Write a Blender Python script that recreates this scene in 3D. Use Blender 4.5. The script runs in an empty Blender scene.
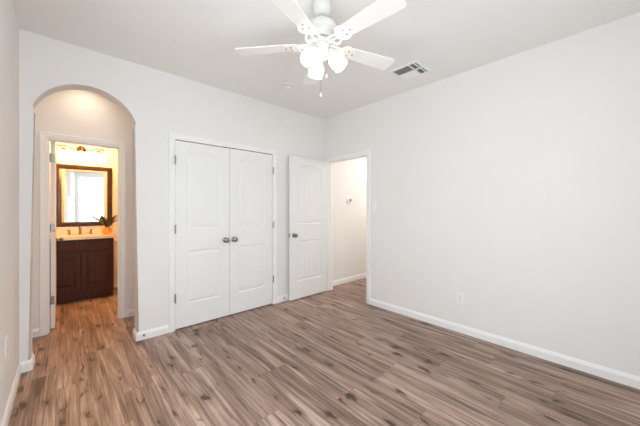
import bpy, bmesh, math, random
from mathutils import Vector, Matrix
random.seed(7)
PI = math.pi
S = bpy.context.scene
COL = S.collection

# ------------------------------------------------------------------ camera
cam_d = bpy.data.cameras.new('camera')
cam = bpy.data.objects.new('camera', cam_d)
COL.objects.link(cam)
cam.location = (0, 0, 1.31)
cam.rotation_euler = (PI / 2, 0, math.radians(-42.5))
cam_d.sensor_width = 36
cam_d.lens = 36 * 278 / 640
cam_d.shift_y = -4.5 / 640
cam_d.clip_start = 0.02
S.camera = cam

# ------------------------------------------------------------------ world, lights, exposure
SKY_STRENGTH = 6.0
W = bpy.data.worlds.new('sky')
S.world = W
W.use_nodes = True
wn = W.node_tree.nodes
wn['Background'].inputs[0].default_value = (0.87, 0.925, 1.0, 1)
wn['Background'].inputs[1].default_value = SKY_STRENGTH


def area(name, loc, rot, sx, sy, power, col, portal=False, shape='RECTANGLE', spread=PI):
    d = bpy.data.lights.new(name, 'AREA')
    d.shape = shape
    d.size = sx
    d.size_y = sy
    d.energy = power
    d.color = col
    d.spread = spread
    d.cycles.is_portal = portal
    o = bpy.data.objects.new(name, d)
    o.location = loc
    o.rotation_euler = rot
    COL.objects.link(o)
    return o


YF = -0.75          # rear wall (behind the camera)
XL, XR, YB, H = -0.27, 3.08, 3.25, 2.74
WT = 0.15           # back wall thickness
# windows added for daylight, never directly in view: rear wall and left wall
WR = (-0.20, 1.45, 0.45, 2.40)       # x0,x1,z0,z1 on the rear wall
area('window_portal', ((WR[0] + WR[1]) / 2, YF - 0.13, (WR[2] + WR[3]) / 2), (PI / 2, 0, 0), WR[1] - WR[0], WR[3] - WR[2], 1, (1, 1, 1), True)
WL = (0.50, 1.75, 0.50, 1.70)      # y0,y1,z0,z1 on the left wall
area('window_portal', (XL - 0.13, (WL[0] + WL[1]) / 2, (WL[2] + WL[3]) / 2), (PI / 2, 0, -PI / 2), WL[1] - WL[0], WL[3] - WL[2], 1, (1, 1, 1), True)
P_VEST, P_BATH, P_HALL = 1.3, 31, 20
S.view_settings.view_transform = 'Standard'
S.view_settings.look = 'None'
S.view_settings.gamma = 1
S.view_settings.exposure = 0.34
S.cycles.use_denoising = True
S.cycles.max_bounces = 14
S.cycles.diffuse_bounces = 8
S.cycles.glossy_bounces = 5
S.cycles.transparent_max_bounces = 10
S.cycles.sample_clamp_indirect = 4
S.cycles.caustics_reflective = False
S.cycles.caustics_refractive = False


# ------------------------------------------------------------------ materials
def mat(name, col, rough=0.5, metal=0.0, bump=None, emit=None, estr=0, var=0.0, vscale=8, spec=0.5, coat=0):
    m = bpy.data.materials.new(name)
    m.use_nodes = True
    N, L = m.node_tree.nodes, m.node_tree.links
    b = N['Principled BSDF']
    b.inputs['Base Color'].default_value = (*col, 1)
    b.inputs['Roughness'].default_value = rough
    b.inputs['Metallic'].default_value = metal
    b.inputs['Specular IOR Level'].default_value = spec
    b.inputs['Coat Weight'].default_value = coat
    tc = N.new('ShaderNodeTexCoord')
    if var:
        n = N.new('ShaderNodeTexNoise')
        n.inputs['Scale'].default_value = vscale
        n.inputs['Detail'].default_value = 4
        L.new(tc.outputs['Object'], n.inputs['Vector'])
        r = N.new('ShaderNodeValToRGB')
        r.color_ramp.elements[0].position = 0.3
        r.color_ramp.elements[1].position = 0.7
        r.color_ramp.elements[0].color = (*[c * (1 - var) for c in col], 1)
        r.color_ramp.elements[1].color = (*[min(1, c * (1 + var)) for c in col], 1)
        L.new(n.outputs['Fac'], r.inputs['Fac'])
        L.new(r.outputs['Color'], b.inputs['Base Color'])
    if bump:
        n = N.new('ShaderNodeTexNoise')
        n.inputs['Scale'].default_value = bump[0]
        n.inputs['Detail'].default_value = 2
        L.new(tc.outputs['Object'], n.inputs['Vector'])
        bp = N.new('ShaderNodeBump')
        bp.inputs['Strength'].default_value = bump[1]
        bp.inputs['Distance'].default_value = 0.002
        L.new(n.outputs['Fac'], bp.inputs['Height'])
        L.new(bp.outputs['Normal'], b.inputs['Normal'])
    if emit:
        b.inputs['Emission Color'].default_value = (*emit, 1)
        b.inputs['Emission Strength'].default_value = estr
    return m


M = {}
M['wall'] = mat('wall_paint', (0.82, 0.80, 0.78), 0.85, bump=(90, 0.12), var=0.008, vscale=3, spec=0.2)
M['ceil'] = mat('ceiling_paint', (0.86, 0.845, 0.83), 0.9, bump=(70, 0.2), spec=0.1)
M['trim'] = mat('white_trim_paint', (0.87, 0.868, 0.86), 0.4, var=0.006, vscale=5)
M['door'] = mat('white_door_paint', (0.83, 0.826, 0.815), 0.42, bump=(120, 0.05))
M['nickel'] = mat('satin_nickel', (0.30, 0.285, 0.26), 0.30, 1.0, var=0.05, vscale=30)
M['hinge'] = mat('hinge_metal', (0.30, 0.29, 0.27), 0.4, 1.0, var=0.05, vscale=30)
M['bronze'] = mat('brushed_gold_metal', (0.34, 0.26, 0.16), 0.3, 1.0, var=0.08, vscale=40)
M['scroll'] = mat('dark_gold_metal', (0.11, 0.075, 0.035), 0.45, 0.6, var=0.1, vscale=40)
M['plastic'] = mat('white_plastic', (0.86, 0.86, 0.85), 0.35, var=0.004)
M['slot'] = mat('dark_slot', (0.05, 0.05, 0.05), 0.6, var=0.1)
M['fan'] = mat('fan_white_enamel', (0.74, 0.735, 0.71), 0.35, var=0.01)
M['blade'] = mat('fan_blade_white', (0.90, 0.885, 0.86), 0.5, var=0.01, vscale=4)
M['shade'] = mat('frosted_glass_lit', (0.95, 0.92, 0.86), 0.3, emit=(1.0, 0.88, 0.70), estr=1.9)
M['bulb'] = mat('bulb_lit', (1, 1, 1), 0.3, emit=(1.0, 0.85, 0.62), estr=1.2)
M['vshade'] = mat('vanity_glass_lit', (0.95, 0.9, 0.8), 0.3, emit=(1.0, 0.76, 0.48), estr=5)
M['duct'] = mat('duct_dark', (0.10, 0.10, 0.095), 0.7, var=0.1)
M['counter'] = mat('cream_cultured_marble', (0.83, 0.72, 0.56), 0.2, var=0.05, vscale=14)
M['vase'] = mat('ochre_ceramic', (0.72, 0.40, 0.09), 0.35, var=0.12, vscale=25)
M['leaf'] = mat('dark_green_leaf', (0.035, 0.055, 0.02), 0.4, var=0.4, vscale=18)
M['towel'] = mat('cream_terry', (0.80, 0.74, 0.62), 0.95, bump=(300, 0.6), var=0.04, vscale=60)
M['rubber'] = mat('white_rubber', (0.75, 0.75, 0.73), 0.6, var=0.02)
M['lampglass'] = mat('diffuser_lit', (0.9, 0.85, 0.75), 0.4, emit=(1.0, 0.78, 0.56), estr=1.5)
M['mirror'] = mat('mirror_silver', (0.93, 0.95, 0.95), 0.02, 1.0)
M['grass'] = mat('lawn_outside', (0.10, 0.16, 0.06), 0.9, var=0.3, vscale=3)


def wood_cabinet(name, c0, c1, rough=0.35, axis='Z'):
    m = bpy.data.materials.new(name)
    m.use_nodes = True
    N, L = m.node_tree.nodes, m.node_tree.links
    b = N['Principled BSDF']
    b.inputs['Roughness'].default_value = rough
    b.inputs['Specular IOR Level'].default_value = 0.3
    tc = N.new('ShaderNodeTexCoord')
    mp = N.new('ShaderNodeMapping')
    mp.inputs['Scale'].default_value = (30, 30, 2.5) if axis == 'Z' else (2.5, 30, 30)
    L.new(tc.outputs['Object'], mp.inputs['Vector'])
    n = N.new('ShaderNodeTexNoise')
    n.inputs['Scale'].default_value = 1.5
    n.inputs['Detail'].default_value = 6
    n.inputs['Distortion'].default_value = 0.6
    L.new(mp.outputs['Vector'], n.inputs['Vector'])
    r = N.new('ShaderNodeValToRGB')
    r.color_ramp.elements[0].position = 0.3
    r.color_ramp.elements[1].position = 0.72
    r.color_ramp.elements[0].color = (*c0, 1)
    r.color_ramp.elements[1].color = (*c1, 1)
    L.new(n.outputs['Fac'], r.inputs['Fac'])
    L.new(r.outputs['Color'], b.inputs['Base Color'])
    return m


M['cherry'] = wood_cabinet('dark_cherry_wood', (0.028, 0.008, 0.0045), (0.075, 0.021, 0.011), 0.5)
M['frame'] = wood_cabinet('espresso_frame_wood', (0.030, 0.014, 0.007), (0.085, 0.040, 0.018), 0.35, 'X')


def window_glass():
    m = bpy.data.materials.new('window_glass')
    m.use_nodes = True
    N, L = m.node_tree.nodes, m.node_tree.links
    N.remove(N['Principled BSDF'])
    t = N.new('ShaderNodeBsdfTransparent')
    t.inputs[0].default_value = (0.95, 0.97, 0.96, 1)
    g = N.new('ShaderNodeBsdfGlossy')
    g.inputs['Roughness'].default_value = 0.02
    mx = N.new('ShaderNodeMixShader')
    mx.inputs[0].default_value = 0.06
    L.new(t.outputs[0], mx.inputs[1])
    L.new(g.outputs[0], mx.inputs[2])
    L.new(mx.outputs[0], N['Material Output'].inputs[0])
    return m


M['glass'] = window_glass()


def floor_material():
    m = bpy.data.materials.new('plank_floor')
    m.use_nodes = True
    N, L = m.node_tree.nodes, m.node_tree.links
    b = N['Principled BSDF']

    def sock(n, i, v):
        if isinstance(v, (int, float)):
            n.inputs[i].default_value = v
        elif isinstance(v, tuple):
            n.inputs[i].default_value = v
        else:
            L.new(v, n.inputs[i])

    def mt(op, a, c=0.0, d=None):
        n = N.new('ShaderNodeMath')
        n.operation = op
        sock(n, 0, a)
        sock(n, 1, c)
        if d is not None:
            sock(n, 2, d)
        return n.outputs[0]

    def comb(x, y, z):
        n = N.new('ShaderNodeCombineXYZ')
        sock(n, 0, x)
        sock(n, 1, y)
        sock(n, 2, z)
        return n.outputs[0]

    def white(v):
        n = N.new('ShaderNodeTexWhiteNoise')
        n.noise_dimensions = '3D'
        L.new(v, n.inputs['Vector'])
        return n.outputs['Value'], n.outputs['Color']

    def noise(v, sc=1.0, det=3, dist=0.0, rough=0.5):
        n = N.new('ShaderNodeTexNoise')
        n.inputs['Scale'].default_value = sc
        n.inputs['Detail'].default_value = det
        n.inputs['Distortion'].default_value = dist
        n.inputs['Roughness'].default_value = rough
        L.new(v, n.inputs['Vector'])
        return n.outputs['Fac']

    def ramp(f, els):
        n = N.new('ShaderNodeValToRGB')
        e = n.color_ramp.elements
        while len(e) < len(els):
            e.new(0.5)
        for k, (p, c) in enumerate(els):
            e[k].position = p
            e[k].color = (*c, 1) if len(c) == 3 else c
        L.new(f, n.inputs['Fac'])
        return n.outputs['Color']

    def mapr(f, a, c, x0=0.0, x1=1.0):
        n = N.new('ShaderNodeMapRange')
        n.inputs['From Min'].default_value = a
        n.inputs['From Max'].default_value = c
        n.inputs['To Min'].default_value = x0
        n.inputs['To Max'].default_value = x1
        L.new(f, n.inputs['Value'])
        return n.outputs[0]

    def mix(fac, c1, c2, mode='MIX'):
        n = N.new('ShaderNodeMix')
        n.data_type = 'RGBA'
        n.blend_type = mode
        sock(n, 0, fac)
        for i, c in ((6, c1), (7, c2)):
            if isinstance(c, tuple):
                n.inputs[i].default_value = (*c, 1)
            else:
                L.new(c, n.inputs[i])
        return n.outputs[2]

    tc = N.new('ShaderNodeTexCoord')
    sp = N.new('ShaderNodeSeparateXYZ')
    L.new(tc.outputs['Object'], sp.inputs[0])
    x, y = sp.outputs[0], sp.outputs[1]
    PW, PL = 0.178, 1.22
    xs = mt('DIVIDE', mt('ADD', x, 5.03), PW)
    row = mt('FLOOR', xs)
    fx = mt('FRACT', xs)
    rr, _ = white(comb(row, 3.1, 0.0))
    ys = mt('ADD', mt('DIVIDE', mt('ADD', y, 5.0), PL), rr)
    idx = mt('FLOOR', ys)
    fy = mt('FRACT', ys)
    rv, rc = white(comb(row, idx, 1.7))
    rv2, _ = white(comb(idx, row, 9.2))
    offs = mt('MULTIPLY', rv, 37.0)
    # broad cathedral grain, fine grain, strips
    g1 = noise(comb(mt('ADD', mt('MULTIPLY', x, 17.0), offs), mt('MULTIPLY', y, 0.9), offs), 1.0, 5, 0.9, 0.6)
    g2 = noise(comb(mt('ADD', mt('MULTIPLY', x, 110.0), offs), mt('MULTIPLY', y, 2.6), offs), 1.0, 4, 0.3, 0.65)
    g3 = noise(comb(mt('ADD', mt('MULTIPLY', x, 26.0), offs), mt('MULTIPLY', y, 1.0), mt('ADD', offs, 5.0)), 1.0, 3, 0.6)
    tone = mt('ADD', mt('MULTIPLY', g1, 0.85), mt('MULTIPLY', g2, 0.60))
    tone = mt('ADD', mt('SUBTRACT', tone, 0.22), mt('MULTIPLY', mt('SUBTRACT', rv2, 0.5), 0.055))
    base = ramp(tone, [(0.30, (0.078, 0.043, 0.030)), (0.43, (0.205, 0.126, 0.093)), (0.54, (0.330, 0.220, 0.170)), (0.67, (0.54, 0.40, 0.325))])
    grey = mix(mapr(g3, 0.42, 0.7, 0.0, 0.40), base, (0.36, 0.26, 0.212))
    # dark knots with a soft halo, and narrow dark cracks along the grain
    def spots(sx_, sy_, wobble, keep, rmin, rmax, seed):
        wob = noise(comb(mt('ADD', mt('MULTIPLY', x, 16.0), offs), mt('MULTIPLY', y, 9.0), seed), 1.0, 4)
        kx = mt('ADD', mt('ADD', mt('MULTIPLY', x, sx_), offs), mt('MULTIPLY', mt('SUBTRACT', wob, 0.5), wobble))
        ky = mt('ADD', mt('ADD', mt('MULTIPLY', y, sy_), offs), mt('MULTIPLY', mt('SUBTRACT', g2, 0.5), 0.5))
        v = N.new('ShaderNodeTexVoronoi')
        v.voronoi_dimensions = '2D'
        v.inputs['Scale'].default_value = 1.0
        L.new(comb(kx, mt('ADD', ky, seed), 0.0), v.inputs['Vector'])
        vs = N.new('ShaderNodeSeparateColor')
        L.new(v.outputs['Color'], vs.inputs[0])
        pick = mt('GREATER_THAN', vs.outputs[0], keep)
        rad = mt('ADD', mt('MULTIPLY', mt('POWER', vs.outputs[1], 2.0), rmax - rmin), rmin)
        q = mt('DIVIDE', v.outputs['Distance'], rad)
        core = mt('MULTIPLY', mapr(q, 1.15, 0.55), pick)
        halo = mt('MULTIPLY', mapr(q, 3.2, 0.8), pick)
        return core, halo
    k1, h1 = spots(9.0, 3.4, 0.9, 0.56, 0.05, 0.24, 0.0)
    k2, h2 = spots(19.0, 1.9, 1.0, 0.76, 0.06, 0.20, 7.3)
    streak = mt('MULTIPLY', mapr(noise(comb(mt('ADD', mt('MULTIPLY', x, 62.0), offs), mt('MULTIPLY', y, 1.6), offs), 1.0, 3, 0.5), 0.58, 0.68), 0.50)
    halo = mt('MULTIPLY', mt('MAXIMUM', h1, h2), 0.38)
    dark = mt('MAXIMUM', mt('MAXIMUM', k1, mt('MULTIPLY', k2, 0.85)), streak)
    c = mix(halo, grey, (0.115, 0.066, 0.045))
    c = mix(mt('MULTIPLY', dark, 0.90), c, (0.040, 0.023, 0.017))
    # seams between planks
    ex = mt('MINIMUM', fx, mt('SUBTRACT', 1.0, fx))
    ey = mt('MINIMUM', fy, mt('SUBTRACT', 1.0, fy))
    sx = mapr(ex, 0.003, 0.009, 1.0, 0.0)
    sy = mapr(ey, 0.0008, 0.002, 1.0, 0.0)
    seam = mt('MAXIMUM', sx, sy)
    c = mix(mt('MULTIPLY', seam, 0.28), c, (0.07, 0.045, 0.035))
    L.new(c, b.inputs['Base Color'])
    L.new(mapr(g2, 0.2, 0.8, 0.36, 0.5), b.inputs['Roughness'])
    b.inputs['Specular IOR Level'].default_value = 0.4
    bp = N.new('ShaderNodeBump')
    bp.inputs['Strength'].default_value = 0.15
    bp.inputs['Distance'].default_value = 0.001
    L.new(mt('SUBTRACT', g2, seam), bp.inputs['Height'])
    L.new(bp.outputs['Normal'], b.inputs['Normal'])
    return m


M['floor'] = floor_material()


# ------------------------------------------------------------------ mesh helpers
def finish(name, bm, m, parent=None, smooth=False, angle=None):
    bmesh.ops.recalc_face_normals(bm, faces=bm.faces)
    me = bpy.data.meshes.new(name)
    bm.to_mesh(me)
    bm.free()
    me.materials.append(m)
    if smooth:
        for p in me.polygons:
            p.use_smooth = True
        if angle:
            me.set_sharp_from_angle(angle=math.radians(angle))
    o = bpy.data.objects.new(name, me)
    COL.objects.link(o)
    if parent:
        o.parent = parent
    return o


def struct(o, label=None):
    o['kind'] = 'structure'
    if label:
        o['label'] = label
    return o


def tag(o, label, cat, group=None):
    o['label'] = label
    o['category'] = cat
    if group:
        o['group'] = group
    return o


def thing(name, label, cat, loc=(0, 0, 0), rz=0, group=None):
    o = bpy.data.objects.new(name, None)
    o.empty_display_size = 0.1
    COL.objects.link(o)
    o.location = loc
    o.rotation_euler = (0, 0, rz)
    return tag(o, label, cat, group)


def bx(bm, x0, x1, y0, y1, z0, z1, bev=0, seg=2):
    vs = [bm.verts.new(p) for p in ((x0, y0, z0), (x1, y0, z0), (x1, y1, z0), (x0, y1, z0), (x0, y0, z1), (x1, y0, z1), (x1, y1, z1), (x0, y1, z1))]
    fs = [bm.faces.new([vs[i] for i in f]) for f in ((0, 3, 2, 1), (4, 5, 6, 7), (0, 1, 5, 4), (1, 2, 6, 5), (2, 3, 7, 6), (3, 0, 4, 7))]
    if bev:
        es = {e for f in fs for e in f.edges}
        bmesh.ops.bevel(bm, geom=list(es), offset=bev, segments=seg, affect='EDGES', profile=0.5)
    return vs


def box(name, m, x0, x1, y0, y1, z0, z1, parent=None, bev=0):
    bm = bmesh.new()
    bx(bm, x0, x1, y0, y1, z0, z1, bev)
    return finish(name, bm, m, parent)


def lathe(bm, prof, seg=24, mtx=None, cap=True):
    """prof: list of (r, z); revolved round Z, then moved by mtx."""
    rings = []
    for r, z in prof:
        if r < 1e-6:
            rings.append([bm.verts.new((0, 0, z))])
        else:
            rings.append([bm.verts.new((r * math.cos(2 * PI * k / seg), r * math.sin(2 * PI * k / seg), z)) for k in range(seg)])
    for a, b in zip(rings, rings[1:]):
        for k in range(seg):
            q = []
            for v in (a[k % len(a)], a[(k + 1) % len(a)], b[(k + 1) % len(b)], b[k % len(b)]):
                if v not in q:
                    q.append(v)
            if len(q) > 2:
                bm.faces.new(q)
    if cap:
        for r in (rings[0], rings[-1]):
            if len(r) > 2:
                bm.faces.new(r)
    if mtx is not None:
        bmesh.ops.transform(bm, matrix=mtx, verts=[v for r in rings for v in r])


def tube(bm, pts, rad, seg=8):
    pts = [Vector(p) for p in pts]
    rads = rad if isinstance(rad, (list, tuple)) else [rad] * len(pts)
    rings = []
    up = Vector((0, 0, 1))
    for i, p in enumerate(pts):
        t = (pts[min(i + 1, len(pts) - 1)] - pts[max(i - 1, 0)]).normalized()
        a = t.cross(up)
        if a.length < 1e-3:
            a = t.cross(Vector((1, 0, 0)))
        a.normalize()
        b = t.cross(a)
        rings.append([bm.verts.new(p + (a * math.cos(2 * PI * k / seg) + b * math.sin(2 * PI * k / seg)) * rads[i]) for k in range(seg)])
    for a, b in zip(rings, rings[1:]):
        for k in range(seg):
            bm.faces.new((a[k], a[(k + 1) % seg], b[(k + 1) % seg], b[k]))
    bm.faces.new(rings[0])
    bm.faces.new(rings[-1])


def poly_slab(pts, mapf, t0, t1, bm=None):
    """prism of the (u, z) outline between depths t0 and t1; mapf(u, t, z) -> xyz"""
    bm = bm or bmesh.new()
    a = [bm.verts.new(mapf(u, t0, z)) for u, z in pts]
    b = [bm.verts.new(mapf(u, t1, z)) for u, z in pts]
    bm.faces.new(a)
    bm.faces.new(b)
    n = len(pts)
    side = []
    for i in range(n):
        side.append(bm.faces.new((a[i], a[(i + 1) % n], b[(i + 1) % n], b[i])))
    return bm, a, b


def sweep2d(path, prof, mapf, bm=None):
    """sweep prof [(d, t)] along the open (u, z) path with mitres; d goes to the left of travel.  mapf(u, t, z)->xyz"""
    bm = bm or bmesh.new()
    rings = []
    n = len(path)
    P = [Vector(p) for p in path]
    for i in range(n):
        ds = []
        if i > 0:
            ds.append((P[i] - P[i - 1]).normalized())
        if i < n - 1:
            ds.append((P[i + 1] - P[i]).normalized())
        ns = [Vector((-d.y, d.x)) for d in ds]
        nn = ns[0] if len(ns) == 1 else (ns[0] + ns[1]) / (1 + ns[0].dot(ns[1]))
        rings.append([bm.verts.new(mapf(P[i].x + nn.x * d, t, P[i].y + nn.y * d)) for d, t in prof])
    m = len(prof)
    for a, b in zip(rings, rings[1:]):
        for k in range(m):
            bm.faces.new((a[k], a[(k + 1) % m], b[(k + 1) % m], b[k]))
    bm.faces.new(rings[0])
    bm.faces.new(rings[-1])
    return bm


BASE_PROF = [(0.0005, 0.0), (0.0145, 0.0), (0.0145, 0.058), (0.0125, 0.065), (0.009, 0.070), (0.007, 0.078), (0.004, 0.083), (0.0005, 0.084)]
CW = 0.062
CASE_PROF = [(0.0, 0.0005), (0.0, 0.009), (0.004, 0.011), (0.016, 0.011), (0.022, 0.015), (0.044, 0.017), (0.052, 0.019), (CW - 0.003, 0.019), (CW, 0.016), (CW, 0.0005)]


def baseboard(name, path, label):
    """path in floor plan, room on the left of travel"""
    bm = sweep2d(path, BASE_PROF, lambda u, t, z: (u, z, t))
    return struct(finish(name, bm, M['trim']), label)


def casing(name, u0, u1, h, mapf, label):
    """room-side casing on an opening u0..u1; mapf(u, t, z)"""
    path = [(u1, 0), (u1, h), (u0, h), (u0, 0)]
    path = [(u0, 0), (u0, h), (u1, h), (u1, 0)]
    bm = sweep2d(path, CASE_PROF, mapf)
    return struct(finish(name, bm, M['trim']), label)


# ------------------------------------------------------------------ shell
struct(box('floor', M['floor'], -0.5, 6.2, -1.0, 6.0, -0.12, 0), 'grey-brown wood plank floor with dark knots')
struct(box('ceiling', M['ceil'], -0.5, 6.2, -1.0, 6.0, H, H + 0.12), 'flat white ceiling')
back = lambda u, t, z: (u, t, z)
# back wall: one slab with the arched opening and the closet opening
AX0, AX1, ASP, ATOP = -0.205, 0.523, 2.125, 2.412
CX0, CX1, CH = 0.858, 2.102, 2.060
pts = [(XL - 0.12, 0), (AX0, 0), (AX0, ASP)]
hw, rise = (AX1 - AX0) / 2, ATOP - ASP
R = (hw * hw + rise * rise) / (2 * rise)
cxa, cza = (AX0 + AX1) / 2, ATOP - R
a0 = math.asin(hw / R)
for k in range(1, 40):
    a = -a0 + 2 * a0 * k / 40
    pts.append((cxa + R * math.sin(a), cza + R * math.cos(a)))
pts += [(AX1, ASP), (AX1, 0), (CX0, 0), (CX0, CH), (CX1, CH), (CX1, 0), (XR + 0.12, 0), (XR + 0.12, H), (XL - 0.12, H)]
bm, va, vb = poly_slab(pts, back, YB, YB + WT)
bm.edges.ensure_lookup_table()
arch = set(range(1, 43))
es = []
for ring in (va, vb):
    for i in range(1, 43):
        e = bm.edges.get((ring[i], ring[i + 1]))
        if e:
            es.append(e)
bmesh.ops.bevel(bm, geom=es, offset=0.016, segments=4, affect='EDGES', profile=0.5)
struct(finish('wall_back', bm, M['wall'], smooth=True, angle=35), 'white wall with arched opening and double closet doors')
# right wall with entry door opening
DY0, DY1, DH = 2.402, 3.178, 2.048
pts = [(YF - 0.12, 0), (DY0 - 0.015, 0), (DY0 - 0.015, DH + 0.015), (DY1 + 0.015, DH + 0.015), (DY1 + 0.015, 0), (YB, 0), (YB, H), (YF - 0.12, H)]
right = lambda u, t, z: (XR + t, u, z)
bm, _, _ = poly_slab(pts, right, 0, 0.12)
struct(finish('wall_right', bm, M['wall']), 'long plain white wall right of the entry door')


def wall_hole(name, fixed0, fixed1, u0, u1, hole, axis, label):
    a, b, z0, z1 = hole
    bm = bmesh.new()
    for (p, q, r, s) in ((u0, a, 0, H), (b, u1, 0, H), (a, b, 0, z0), (a, b, z1, H)):
        if axis == 'x':
            bx(bm, p, q, fixed0, fixed1, r, s)
        else:
            bx(bm, fixed0, fixed1, p, q, r, s)
    return struct(finish(name, bm, M['wall']), label)


wall_hole('wall_left', XL - 0.12, XL, YF - 0.12, YB, WL, 'y', 'white wall along the left edge')
wall_hole('wall_front', YF - 0.12, YF, XL, XR, WR, 'x', 'white wall behind the camera')


def window(name, cx, cy, rz, w, h, z0, label):
    root = struct(bpy.data.objects.new(name, None), label)
    COL.objects.link(root)
    root.location = (cx, cy, z0)
    root.rotation_euler = (0, 0, rz)
    # local: x along the wall, y=0 room face of the wall, +y outward
    bm = bmesh.new()
    f = 0.05
    for (a, b, c, d) in ((-w / 2, -w / 2 + f, 0, h), (w / 2 - f, w / 2, 0, h), (-w / 2 + f, w / 2 - f, 0, f), (-w / 2 + f, w / 2 - f, h - f, h)):
        bx(bm, a + 0.0005, b - 0.0005, 0.05, 0.10, c + 0.0005, d - 0.0005)
    finish('window_frame', bm, M['trim'], root)
    bm = bmesh.new()
    bx(bm, -w / 2 + f, w / 2 - f, 0.070, 0.076, f, h - f)
    finish('pane', bm, M['glass'], root)
    bm = bmesh.new()
    bx(bm, -w / 2 - 0.05, w / 2 + 0.05, -0.05, -0.001, -0.025, -0.001, 0.004)
    finish('window_sill', bm, M['trim'], root)
    return root


window('added_window_1', (WR[0] + WR[1]) / 2, YF, PI, WR[1] - WR[0], WR[3] - WR[2], WR[2], 'wide white framed window added behind the camera for daylight')  # added window: daylight and a bright reflection in the mirror
window('added_window_2', XL, (WL[0] + WL[1]) / 2, PI / 2, WL[1] - WL[0], WL[3] - WL[2], WL[2], 'white framed window added beside the camera for daylight')  # added out of view to light the right wall

# vestibule beyond the arch
VB = 4.055                       # vestibule back wall face
VX0, VX1 = -0.30, 0.74
BD0, BD1, BDH = -0.132, 0.474, 2.035
struct(box('wall_vestibule_left', M['wall'], VX0 - 0.10, VX0, YB + WT, VB, 0, H), 'left side wall of the small passage')
struct(box('wall_vestibule_right', M['wall'], VX1, VX1 + 0.09, YB + WT, VB, 0, H), 'right side wall of the small passage')
pts = [(-0.45, 0), (BD0 - 0.015, 0), (BD0 - 0.015, BDH + 0.015), (BD1 + 0.015, BDH + 0.015), (BD1 + 0.015, 0), (2.6, 0), (2.6, H), (-0.45, H)]
bm, _, _ = poly_slab(pts, back, VB, VB + 0.115)
struct(finish('wall_vestibule_back', bm, M['wall']), 'wall with the bathroom doorway seen through the arch')
struct(box('wall_closet_right', M['wall'], 2.4, 2.5, YB + WT, VB, 0, H), 'closet side wall')
# bathroom
BX0, BX1, BY1 = -0.21, 1.75, 5.70
BY0 = VB + 0.115
struct(box('wall_bathroom_left', M['wall'], BX0 - 0.1, BX0, BY0, BY1, 0, H), 'left wall of the bathroom')
struct(box('wall_bathroom_right', M['wall'], BX1, BX1 + 0.1, BY0, BY1, 0, H), 'right wall of the bathroom')
struct(box('wall_bathroom_back', M['wall'], BX0 - 0.1, BX1 + 0.1, BY1, BY1 + 0.1, 0, H), 'bathroom wall behind the vanity')
# hall
HY1, HY0, HX1 = 3.32, 2.15, 5.6
struct(box('wall_hall_back', M['wall'], XR + 0.12, HX1, HY1, HY1 + 0.08, 0, H), 'hall wall seen through the open entry door')
struct(box('wall_hall_front', M['wall'], XR + 0.12, HX1, HY0 - 0.1, HY0, 0, H), 'near wall of the hall')
struct(box('wall_hall_end', M['wall'], HX1, HX1 + 0.1, HY0 - 0.1, HY1 + 0.08, 0, H), 'end wall of the hall')

# ------------------------------------------------------------------ trim, jambs, baseboards
casing('trim_1', CX0 + 0.010, CX1 - 0.010, CH - 0.008, lambda u, t, z: (u, YB - t, z), 'white casing round the closet doors')
casing('trim_2', DY0, DY1, DH, lambda u, t, z: (XR - t, u, z), 'white casing round the entry doorway')
casing('trim_3', BD0, BD1, BDH, lambda u, t, z: (u, VB - t, z), 'white casing round the bathroom doorway')


def jamb(name, u0, u1, h, t0, t1, mapf, label, stop=None):
    th = 0.0145
    pr = [(0.0, t0), (0.0, t1), (th, t1), (th, t0)]
    bm = sweep2d([(u0, 0), (u0, h), (u1, h), (u1, 0)], pr, mapf)
    o = struct(finish(name, bm, M['trim']), label)
    if stop:
        pr = [(0.0, stop[0]), (0.0, stop[1]), (-0.010, stop[1]), (-0.010, stop[0])]
        bm = sweep2d([(u0, 0), (u0, h), (u1, h), (u1, 0)], pr, mapf)
        finish('door_stop_strip', bm, M['trim'], o)
    return o


jamb('trim_4', DY0, DY1, DH, 0.0, 0.12, right, 'white jamb lining the entry doorway', (0.045, 0.08))
jamb('trim_5', BD0, BD1, BDH, VB, VB + 0.115, back, 'white jamb lining the bathroom doorway', (VB + 0.03, VB + 0.065))
jamb('trim_6', CX0 + 0.006, CX1 - 0.006, CH - 0.006, YB + 0.0, YB + WT, lambda u, t, z: (u, t, z), 'white jamb lining the closet doorway')

br = 0.008
# room on the left of travel: walk so that the wall lies to the right
baseboard('baseboard_left', [(XL, YF + 0.016), (XL, YB), (AX0 - 0.012, YB), (AX0 - 0.003, YB + 0.004), (AX0, YB + 0.013), (AX0, YB + WT - 0.013), (AX0 - 0.003, YB + WT - 0.004), (AX0 - 0.012, YB + WT), (-0.285, YB + WT)][::-1], 'white baseboard of the left wall wrapping the left arch pier')
baseboard('baseboard_back', [(CX0 + 0.010 - CW - 0.001, YB), (AX1 + 0.012, YB), (AX1 + 0.003, YB + 0.004), (AX1, YB + 0.013), (AX1, YB + WT - 0.013), (AX1 + 0.003, YB + WT - 0.004), (AX1 + 0.012, YB + WT), (VX1 - 0.016, YB + WT)], 'white baseboard between arch and closet')
baseboard('baseboard_corner', [(XR - 0.021, YB), (CX1 - 0.010 + CW + 0.001, YB)], 'white baseboard behind the open entry door')
baseboard('baseboard_right', [(XR, YF + 0.016), (XR, DY0 - CW - 0.001)], 'long white baseboard of the right wall')
baseboard('baseboard_front', [(XL + 0.016, YF), (XR - 0.016, YF)], 'white baseboard behind the camera')
baseboard('baseboard_vestibule_left', [(BD0 - CW - 0.001, VB), (VX0, VB)], 'white baseboard left of the bathroom doorway')
baseboard('baseboard_vestibule_right', [(VX1, YB + WT + 0.017), (VX1, VB), (BD1 + CW + 0.001, VB)], 'white baseboard right of the bathroom doorway')
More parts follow.
